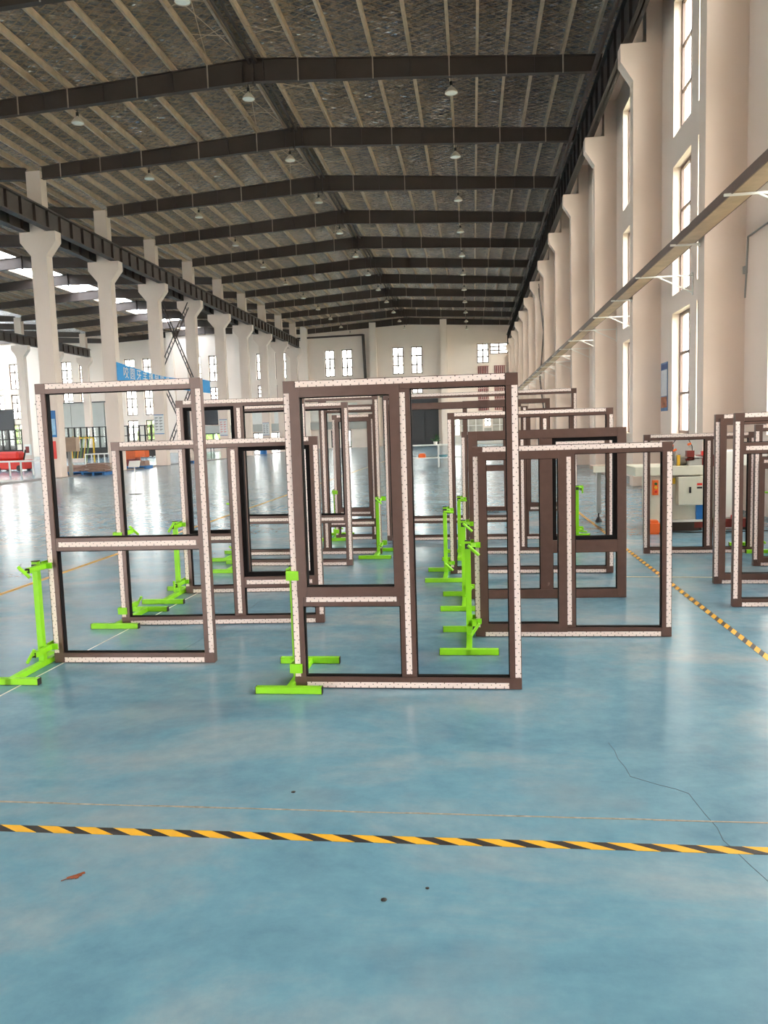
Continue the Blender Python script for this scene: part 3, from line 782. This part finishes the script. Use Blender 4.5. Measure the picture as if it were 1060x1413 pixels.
MB().box(-.009, -.006, -.29, .29, 1.0, 1.12).build('poster_title', mat('poster_title', (60, 80, 130), .6), po)
# red fire extinguisher box on a far right column
fe = thing('fire_extinguisher', 'small red fire extinguisher on the right wall beside a green bottle shape', 'extinguisher', (4.3, 27.6, 1.25))
MB().lathe([(.001, 0), (.09, 0), (.095, .05), (.095, .36), (.06, .43), (.03, .45), (.03, .5), (.001, .5)]).build('cylinder_body', M_red, fe, smooth=True)
MB().box(-.05, .05, -.02, .02, .5, .54).path([(.03, 0, .5), (.12, 0, .45), (.13, 0, .2)], .01).build('valve', M_plug, fe)
MB().box(-.14, .32, -.5, .12, -.03, 0).build('shelf', M_grey, fe)
gb = tag(MB().lathe([(.001, 0), (.08, 0), (.08, .38), (.03, .5), (.03, .58), (.001, .58)], (4.42, 27.2, 1.25)).build('gas_bottle', mat('dark_green_paint', (60, 78, 58), .5)), 'dark green bottle beside the red extinguisher on the right', 'bottle')

# infeed roller table
tb = thing('outfeed_table', 'long beige table on a steel leg running towards the cream machine', 'table', (0, 0, 0))
MB().box(1.86, 3.0, 12.55, 12.95, .84, .90).build('table_top', M_carton, tb)
MB().box(1.86, 3.0, 12.52, 12.55, .80, .90).build('table_edge', M_cream, tb)
for x in (1.97, 2.85):
    l = MB().box(x-.035, x+.035, 12.7, 12.77, .14, .84).build('leg', mat('leg_steel%d' % int(x), (196, 194, 190), .3, metal=.6), tb)
    MB().tube((x, 12.735, .08), (x, 12.735, .15), .014).lathe([(.001, .085), (.02, .08), (.055, .01), (.055, 0), (.001, 0)], (x, 12.735, 0)).build('levelling_foot', M_plug, l)
# machine
mc = thing('milling_machine', 'cream profile milling machine with hoses on top behind the right-hand frame', 'machine', (2.5, 11.35, 0))
MB().box(.08, .68, .05, .75, .14, .80).build('body', M_cream, mc, bevel=.01)
MB().box(-.02, .16, .02, .6, .12, .80).build('side_column', M_cream, mc, bevel=.008)
MB().box(-.25, .70, -.05, .8, .80, .93).build('table_top', M_cream, mc, bevel=.008)
MB().box(.10, .66, .10, .7, .0, .14).build('plinth', M_steel, mc)
dr = MB().box(.33, .67, -.09, .05, .385, .78).build('cabinet_door', M_cream, mc, bevel=.006)
MB().box(.475, .50, -.105, -.09, .555, .64).build('door_lock', M_plug, dr)
MB().box(.58, .65, -.093, -.09, .66, .69).build('warning_label', M_red, dr)
MB().box(.58, .65, -.093, -.09, .615, .64).build('warning_label', M_plug, dr)
MB().box(.27, .31, .0, .05, .68, .76).build('yellow_label', M_yellow, mc)
cb = MB().box(-.005, .07, -.05, .02, .53, .74).build('control_box', M_orange, mc)
for z, m in ((.69, M_leaf), (.64, M_yellow), (.58, M_red)): MB().tube((.032, -.05, z), (.032, -.07, z), .02).build('push_button', m, cb)
MB().box(.0, .68, -.02, .4, .14, .17).build('drip_ledge', M_white, mc)
hp = MB()
for x, z in ((.18, .22), (.26, .26), (.32, .2), (.38, .16)):
    hp.tube((x, .15, .93), (x+.02, .15, .93+z), .014, 8)
hp.build('tool_post', M_grey, mc)
MB().path([(.16, .1, .94), (.17, .08, 1.1), (.22, .08, 1.24), (.3, .1, 1.22), (.3, .1, 1.0)], .008).path([(.22, .12, .94), (.25, .1, 1.18), (.36, .1, 1.33), (.5, .1, 1.32), (.56, .1, 1.2), (.57, .1, 1.0)], .006).build('hose', M_rubber, mc)
for x, y_, z in ((.17, .1, 1.17), (.28, .1, 1.2), (.32, .1, 1.14), (.52, .1, 1.22)): MB().tube((x-.02, y_, z), (x+.025, y_, z+.02), .016).build('hose_fitting', M_orange, mc)
MB().box(.48, .58, .05, .15, 1.0, 1.14).build('coolant_cup', M_maroon, mc)
MB().tube((.36, .2, 1.0), (.56, .2, 1.0), .07, 14).box(.50, .68, .05, .35, .93, 1.02).box(.46, .69, .05, .35, 1.03, 1.05).build('motor', M_grey, mc)
MB().box(.36, .40, .1, .16, .93, 1.08).build('yellow_lever', M_yellow, mc)
tag(MB().path([(2.7, 11.3, .009), (3.0, 11.2, .009), (3.3, 11.23, .009), (4.0, 11.25, .009), (4.4, 11.25, .009)], .008).build('power_cable', M_rubber), 'thin black cable curving over the floor in front of the cream machine', 'cable')
MB().box(.60, .70, .0, .05, .17, .42).build('blue_hose_box', M_blue, mc)
tag(MB().box(2.40, 2.56, 11.1, 11.3, .03, .15).box(2.43, 2.53, 11.12, 11.28, .15, .19).box(2.42, 2.54, 11.12, 11.28, .0, .03).build('foot_pedal', M_orange), 'orange foot pedal on the floor at the left foot of the machine', 'pedal')
w2 = thing('grinding_machine', 'white machine cabinet right of the cream one with a maroon base bar', 'machine', (3.55, 11.5, 0))
MB().box(-.02, .1, 0, .5, .16, 1.12).build('body', M_white, w2, bevel=.01)
MB().box(-.0, .58, .1, .5, .9, 1.12).build('arm', M_white, w2, bevel=.01)
MB().box(-.45, .32, -.05, .1, .04, .16).build('base_bar', M_maroon, w2)
MB().box(.06, .12, -.1, .0, .16, .21).build('red_stop', M_red, w2)
MB().box(-.42, -.34, -.02, .07, 0, .04).box(.2, .28, -.02, .07, 0, .04).build('foot_pad', M_plug, w2)
MB().box(-.32, -.03, .1, .4, .90, 1.06).build('motor_box', M_maroon, w2); MB().box(-.30, -.24, .15, .21, 1.06, 1.12).build('red_knob', M_red, w2)
MB().box(-.32, -.01, .12, .4, .16, .90).build('pedestal', M_cream, w2)

# heap of sacks against the right wall (seen between frames)
for i, (x, y_, s) in enumerate(((4.3, 25.1, .22), (4.2, 25.7, .16))):
    tag(MB().lathe([(s*1.1, 0), (s*1.25, s*.35), (s*.9, s*.9), (s*.3, s*1.15), (.001, s*1.2)], (x, y_, 0), 9).build('sack', M_board2), ('larger' if i == 0 else 'smaller')+' pale sack on the floor at the foot of the right wall', 'sack')

# ================================================================== FAR END
# maroon slatted screens on the end wall
for k, x0 in enumerate((.6, 2.38)):
    s = thing('slat_screen', ('left' if k == 0 else 'right')+' tall maroon slatted screen under the bright window of the end wall', 'screen', (x0, Y1-.05, 3.65), 0, 'maroon slat screens on the end wall')
    for seg in range(4):
        z0 = seg*1.22
        MB().box(0, 1.22, -.02, .02, z0+1.1, z0+1.14).box(0, 1.22, -.02, .02, z0, z0+.03).build('screen_rail', M_pink, s)
        for j in range(6):
            MB().box(.03+j*.2, .14+j*.2, -.03, .0, z0+.03, z0+1.1).build('slat', M_pink, s)
# white framed frosted lights between the bright ones
M_frost = mat('frosted_pane', (176, 170, 158), .25, var=.25, scale=1.2)
for x0, x1, z0, z1 in ((-1.3, 1.1, .95, 3.15), (2.1, 4.5, .95, 3.15), (1.15, 2.05, .95, 1.8)):
    k = max(1, round((x1-x0)/.8)); w = (x1-x0)/k
    o = struct(MB().box(x0, x1, Y1-.05, Y1-.003, z0, z1).build('trim_9', M_white))
    for i in range(k):
        for a, b in ((z0+.05, (z0+z1)/2-.03), ((z0+z1)/2+.03, z1-.05)): MB().box(x0+i*w+.05, x0+(i+1)*w-.05, Y1-.06, Y1-.05, a, b).build('pane', M_frost, o)
# white wainscot below the shopfront
for j in range(8):
    struct(MB().box(-2.6+j*.83, -2.6+j*.83+.8, Y1-.08, Y1-.01, .05, .92).build('wainscot_panel', M_white))
# white table with plant
wt = thing('display_table', 'long white two-tier table in front of the dark doors at the far end', 'table', (-2.72, 33.3, 0))
MB().box(0, 2.5, 0, .6, .92, .97).build('table_top', M_white, wt)
MB().box(.03, 2.47, .03, .57, .38, .42).build('shelf', M_white, wt)
for x in (0.0, 1.2, 2.45):
    for y_ in (0, .55): MB().box(x, x+.05, y_, y_+.05, 0, .92).build('leg', M_white, wt)
tag(MB().box(-2.35, -2.05, 33.4, 33.7, .42, .56).box(-2.30, -2.10, 33.45, 33.65, .56, .60).build('carton', M_orange), 'small orange-brown carton on the lower shelf of the white table', 'carton')
tag(MB().lathe([(.001, 0), (.16, 0), (.2, .1), (.17, .1), (.001, .03)], (-1.3, 33.55, .42)).build('bowl', mat('teal_glaze', (96, 140, 146), .4)), 'shallow teal bowl on the lower shelf of the white table', 'bowl')
pl = thing('potted_plant', 'leafy green potted plant standing on the white table', 'plant', (-1.62, 33.6, .97))
MB().lathe([(.001, 0), (.07, 0), (.09, .12), (.08, .12), (.001, .1)]).build('pot', M_white, pl)
mb = MB()
for i in range(26):
    a = random.uniform(0, 2*PI); e = random.uniform(.3, 1.3); L = random.uniform(.2, .46)
    d = Vector((math.cos(a)*math.cos(e), math.sin(a)*math.cos(e)*.7, math.sin(e)))
    p = Vector((0, 0, .1))+d*L*.35; q = Vector((0, 0, .1))+d*L
    s_ = Vector((-math.sin(a), math.cos(a), 0))*.035
    v = [mb.bm.verts.new(k) for k in (p, (p+q)/2+s_, q-Vector((0, 0, .05)), (p+q)/2-s_)]
    mb.bm.faces.new(v); mb.tube((0, 0, .08), p, .004, 4)
stuff(mb.build('foliage', M_leaf, pl))

# ------------------------------------------------------------------ left side clutter
# blue banner strung along the columns
bn = thing('banner', 'long blue banner with white Chinese characters hung along the left columns', 'banner', (-18.0, 38.5, 0))
mb = MB(); n = 14
vs = []
for i in range(n+1):
    t = i/n; yy = 14.2*t; top = 5.54-.35*math.sin(PI*min(1, t*1.15))*.8-.08*t; bot = 4.61-.02*math.sin(PI*t)
    xx = .03*math.sin(t*9)
    vs.append([mb.bm.verts.new((xx+e, yy, z)) for e in (0, .012) for z in (bot, top)])
for a, b in zip(vs[:-1], vs[1:]):
    mb.bm.faces.new((a[0], b[0], b[1], a[1])); mb.bm.faces.new((a[2], a[3], b[3], b[2])); mb.bm.faces.new((a[1], b[1], b[3], a[3])); mb.bm.faces.new((a[0], a[2], b[2], b[0]))
mb.bm.faces.new(vs[0][:2]+vs[0][:1:-1]); mb.bm.faces.new(vs[-1][:2]+vs[-1][:1:-1])
mb.build('banner_cloth', mat('banner_blue', (46, 150, 214), .6, var=.05), bn)
for i, ch in enumerate('咬圆牙羊博制圆门窗'):
    text(ch, .66-.012*i, M_white, bn, (.055, .95+i*.80, 5.03-.022*i), (PI/2, 0, PI/2))
# notice boards on the column faces
def notice(x, y_, z, w, h, label, red=False):
    b = thing('notice_board', label, 'notice', (x, y_, z), 0)
    MB().box(-w/2, w/2, -.02, 0, 0, h).build('board', mat('notice_white_%d' % int(y_), (214, 214, 210), .5, var=.02), b)
    MB().box(-w/2, w/2, -.026, -.02, h-.04, h).box(-w/2, w/2, -.026, -.02, 0, .04).build('board_edge', M_blue, b)
    mb = MB()
    for i in range(5):
        for j in range(2):
            xx = -w/2+.06+j*(w/2-.03); zz = h-.2-i*(h-.3)/5
            mb.box(xx, xx+w/2-.12, -.024, -.02, zz, zz+.03)
            mb.box(xx, xx+(w/2-.12)*.6, -.024, -.02, zz-.06, zz-.04)
    stuff(mb.build('print_lines', M_red if red else M_plug, b))
    return b
notice(-18.42, 44.555, 1.86, .6, 1.15, 'white notice board with black print on the third left column')
notice(-18.42, 56.555, 1.7, .6, 1.2, 'white notice board with red print on a far left column', True)
notice(-18.42, 68.555, 1.65, .6, 1.1, 'small white notice board on the farthest readable left column')
bp = thing('column_poster', 'narrow blue poster high on the nearest left column', 'poster', (-18.35, 32.555, 1.78))
MB().box(-.19, .19, -.02, 0, 0, 1.16).build('poster_sheet', M_blue, bp)
MB().box(-.16, .16, -.024, -.02, .1, .8).build('poster_picture', mat('poster_sky', (150, 190, 214), .6, var=.2), bp)
rs = thing('fire_point_sign', 'red upright fire sign low on the nearest left column', 'sign', (-18.33, 32.555, .83))
MB().box(-.10, .10, -.03, 0, 0, .78).build('sign_plate', M_red, rs)
MB().box(-.09, -.05, -.034, -.03, .05, .72).build('sign_band', M_white, rs)
eb = thing('switch_box', 'brown switch box on a grey post beside the nearest left column', 'box', (-18.62, 33.5, 0))
MB().box(.22, .36, .3, .42, 0, 1.15).build('post', M_grey, eb)
MB().box(.1, .78, .05, .4, 1.12, 1.76).build('enclosure', M_carton, eb, bevel=.01)
hb = thing('hydrant_box', 'white fire box with a dark square window on a far left column', 'box', (-41.1, 68.53, .5))
MB().box(-.3, .3, -.2, 0, 0, 1.0).build('cabinet', M_white, hb)
MB().box(-.18, .18, -.22, -.2, .2, .8).build('glass_front', M_maroon, hb)
# black glazed partitions
def partition(x0, x1, y_, label, bays):
    p = thing('glazed_partition', label, 'partition', (x0, y_, 0)); w = x1-x0
    for i in range(bays+1): MB().box(w*i/bays-.06, w*i/bays+.06, -.06, .06, 0, 2.95).build('post', M_plug, p)
    for z in (2.0, 2.9): MB().box(0, w, -.05, .05, z-.04, z+.04).build('rail', M_plug, p)
    MB().box(0, w, -.04, .04, .05, 1.0).build('kick_panel', M_plug, p)
    for i in range(bays):
        MB().box(w*i/bays+.07, w*(i+1)/bays-.07, -.01, .01, 1.02, 1.95).build('pane', M_glass, p)
        MB().box(w*i/bays+.07, w*(i+1)/bays-.07, -.01, .01, 2.05, 2.85).build('pane', M_glass, p)
partition(-46.5, -41.9, 70, 'black framed glass partition at the far left edge', 7)
partition(-38.5, -34.2, 70, 'black framed glass partition behind the yellow pole rack', 7)
partition(-32.6, -29.2, 70, 'black framed glass partition right of the banner column', 6)
# easel sign
es = thing('easel_sign', 'white sign on a thin pole with round base standing on the open floor', 'sign', (-9.57, 21.2, 0))
MB().lathe([(.001, .02), (.17, .015), (.18, 0), (.001, 0)]).build('base', M_grey, es)
MB().tube((0, 0, .01), (0, 0, .8), .014).build('pole', M_white, es)
MB().box(-.16, .16, -.01, .01, -.1, .1, rot=Matrix.Rotation(-.5, 3, 'X')).build('sign_panel', M_white, es, (0, 0, .86))
# pallets
def pallet(label, x, y_, w, d, rz=0):
    p = thing('pallet', label, 'pallet', (x, y_, 0), rz)
    for i in range(3): MB().box(i*(w-.1)/2, i*(w-.1)/2+.1, 0, d, 0, .11).build('runner', M_blue, p)
    for j in range(5): MB().box(0, w, j*(d-.14)/4, j*(d-.14)/4+.14, .11, .15).build('deck_board', M_blue, p)
    return p
def pile(label, x, y_, w, d, n, base=.15, ms=(M_board,), name='timber_offcut'):
    for i in range(n):
        lz = base+.045*(i//3)
        L = random.uniform(.6, 1.0)*w; a = random.uniform(-1.0, 1.0)
        o = MB().box(-L/2, L/2, -.06, .06, .002, .042).build(name, ms[i % len(ms)])
        o.location = (x+w/2+random.uniform(-.12, .12)*w, y_+.15+(i % 3)*(d-.3)/2, lz+.001*i); o.rotation_euler = (0, 0, a*.25)
        tag(o, '%s, %s row, %s layer' % (label, ('front', 'middle', 'back')[i % 3], NUM[i//3]), 'offcut', label)
pallet('blue pallet left of the pair beside the nearest left column', -18.0, 34.2, 1.1, 1.0)
pile('brown offcut on the left blue pallet by the first column', -18.1, 34.2, 1.5, 1.0, 24, ms=(M_board, M_board2, M_board))
pallet('blue pallet behind the pair under the low brown pile', -19.4, 34.9, 1.1, 1.0)
pile('brown offcut on the rear blue pallet by the switch box', -19.4, 34.9, 1.2, 1.0, 18, ms=(M_board,))
pallet('blue pallet with cartons between the second and third left columns', -18.9, 40.6, 1.2, 1.0)
for i, (dx, w, h, m, l) in enumerate(((.1, .5, .35, M_maroon, 'dark red crate on the blue pallet beyond the easel sign'), (.65, .5, .25, M_board, 'brown crate on the blue pallet beyond the easel sign'))):
    tag(MB().box(-18.9+dx, -18.9+dx+w, 40.7, 41.3, .15, .15+h).box(-18.9+dx+.02, -18.9+dx+w-.02, 40.72, 41.28, .15+h, .17+h).build('crate', m), l, 'crate')
pallet('blue pallet with a pale bag near the lattice-braced column', -18.4, 47.3, 1.0, 1.0)
tag(MB().lathe([(.38, .0), (.42, .2), (.34, .55), (.2, .9), (.001, 1.0)], (-17.95, 47.8, .15), 10).build('bulk_bag', M_board2), 'tall pale bag on the blue pallet near the lattice brace', 'bag')
# orange machines, guard rails, rack
om = thing('orange_forklift', 'orange-red pallet truck parked at the far left edge', 'truck', (-27.2, 41.6, 0))
MB().box(0, 1.9, 0, 1.0, .1, .62).build('chassis', M_red, om, bevel=.05)
MB().box(.1, 1.5, .1, .9, .62, 1.12).build('hood', M_red, om, bevel=.12)
for x in (.3, 1.6):
    for y_ in (-.02, .9): MB().tube((x, y_, .17), (x, y_+.12, .17), .17, 16).build('wheel', M_rubber, om)
MB().tube((1.6, .5, .6), (1.75, .5, 1.2), .04).build('tiller', M_plug, om)
ob = thing('orange_cabinet', 'orange cabinet with a lighter door beyond the second left column', 'cabinet', (-22.7, 48.3, 0))
MB().box(0, 1.0, 0, .8, .15, 1.15).build('body', mat('dark_orange', (206, 92, 34), .5), ob); MB().box(1.0, 1.65, .0, .7, .45, 1.15).build('side_unit', M_orange, ob)
MB().box(.02, 1.6, .02, .7, 0, .15).build('plinth', M_plug, ob)
def guard(label, x, y_, w, d, h, posts):
    g = thing('guard_rail', label, 'rail', (x, y_, 0))
    for yy in (0, d):
        for i in range(posts): MB().box(w*i/(posts-1)-.03, w*i/(posts-1)+.03, yy-.03, yy+.03, 0, h).build('post', M_white, g)
        MB().box(-.03, w+.03, yy-.03, yy+.03, h-.06, h).build('rail', M_white, g)
    for xx in (0, w): MB().box(xx-.03, xx+.03, 0, d, h-.06, h).build('rail', M_white, g)
guard('long white guard rail frame at the far left in front of the orange truck', -23.6, 34.6, 3.6, 1.0, .74, 4)
guard('white guard rail frame behind the offcut piles', -24.0, 46.2, 1.7, .8, .8, 3)
rk = thing('pole_rack', 'rack of leaning yellow and green poles left of the second column', 'rack', (-30.8, 56.8, 0))
MB().box(-.2, 1.7, .7, .78, 1.8, 1.9).box(-.2, -.1, .7, .78, 0, 1.9).box(1.6, 1.7, .7, .78, 0, 1.9).build('rack_frame', M_yellow, rk)
for i in range(6):
    MB().tube((.1+i*.25, 0, 0.02), (.05+i*.27, .68, 2.0), .035, 8).build('pole', M_yellow if i % 2 == 0 else mat('pole_green%d' % i, (96, 130, 60), .5), rk)
MB().box(-.1, 1.2, -.1, .5, 0, .3).build('tray', M_board2, rk)
# pale boards on the floor at the far left
for i in range(6):
    o = MB().box(-1.4+.1*i, 1.3-.12*i, -.1, .1, 0, .035).build('floor_board', M_board2 if i % 2 else M_white)
    o.location = (-19.75-.25*i, 29.9+.34*i if i < 3 else 30.1+.34*(i-3), .001+(.04 if i >= 3 else 0)); o.rotation_euler = (0, 0, .16+.02*i)
    tag(o, 'long pale board lying on the floor at the far left edge, %s of the heap' % ('lower layer, '+NUM[i] if i < 3 else 'upper layer, '+NUM[i-3]), 'board', 'pale boards on the floor at left')
tag(MB().lathe([(.001, 0), (.29, 0), (.3, .03), (.29, .3), (.3, .45), (.29, .86), (.25, .88), (.001, .88)], (-18.05, 66.0, 0)).build('barrel', M_blue), 'blue plastic barrel standing by a far left column', 'barrel')
wtb = thing('work_table', 'cluttered small work table between far left columns', 'table', (-22.3, 58.5, 0))
MB().box(0, 2.2, 0, .8, .82, .88).build('table_top', M_grey, wtb)
for x in (.05, 2.1):
    for y_ in (.05, .7): MB().box(x, x+.05, y_, y_+.05, 0, .82).build('leg', M_plug, wtb)
tag(MB().lathe([(.5, 0), (.6, .1), (.3, .3), (.001, .35)], (-21.2, 58.9, .88), 9).build('sheet_heap', M_white), 'crumpled white sheet heaped on the cluttered work table', 'sheet')
# kerb strip along the left column line
struct(MB().box(XC1-.45, XC1+.62, 10, 80, -.01, .012).build('kerb_strip', M_conc))

# ------------------------------------------------------------------ outside greenery seen through the low windows
def shrub(x, y_, r, h, label):
    bm = bmesh.new(); bmesh.ops.create_icosphere(bm, subdivisions=3, radius=1)
    for v in bm.verts:
        k = 1+random.uniform(-.14, .14); v.co = Vector((v.co.x*r*k, v.co.y*r*k, (v.co.z+.95)*h/2*k))
    me = bpy.data.meshes.new('shrub'); bm.to_mesh(me); bm.free(); me.materials.append(M_hedge)
    tag(link('shrub', me, None, (x, y_, -.25)), label, 'shrub', 'green shrubs outside the end windows')
for i, x in enumerate((-62, -58, -54, -40.4, -36.8, -33.4, -29.6)):
    shrub(x, 93+(i % 2)*1.5, 1.4, 4.4 if i % 2 else 5.2, 'green shrub outside the end wall, %s from the left' % NUM[i])
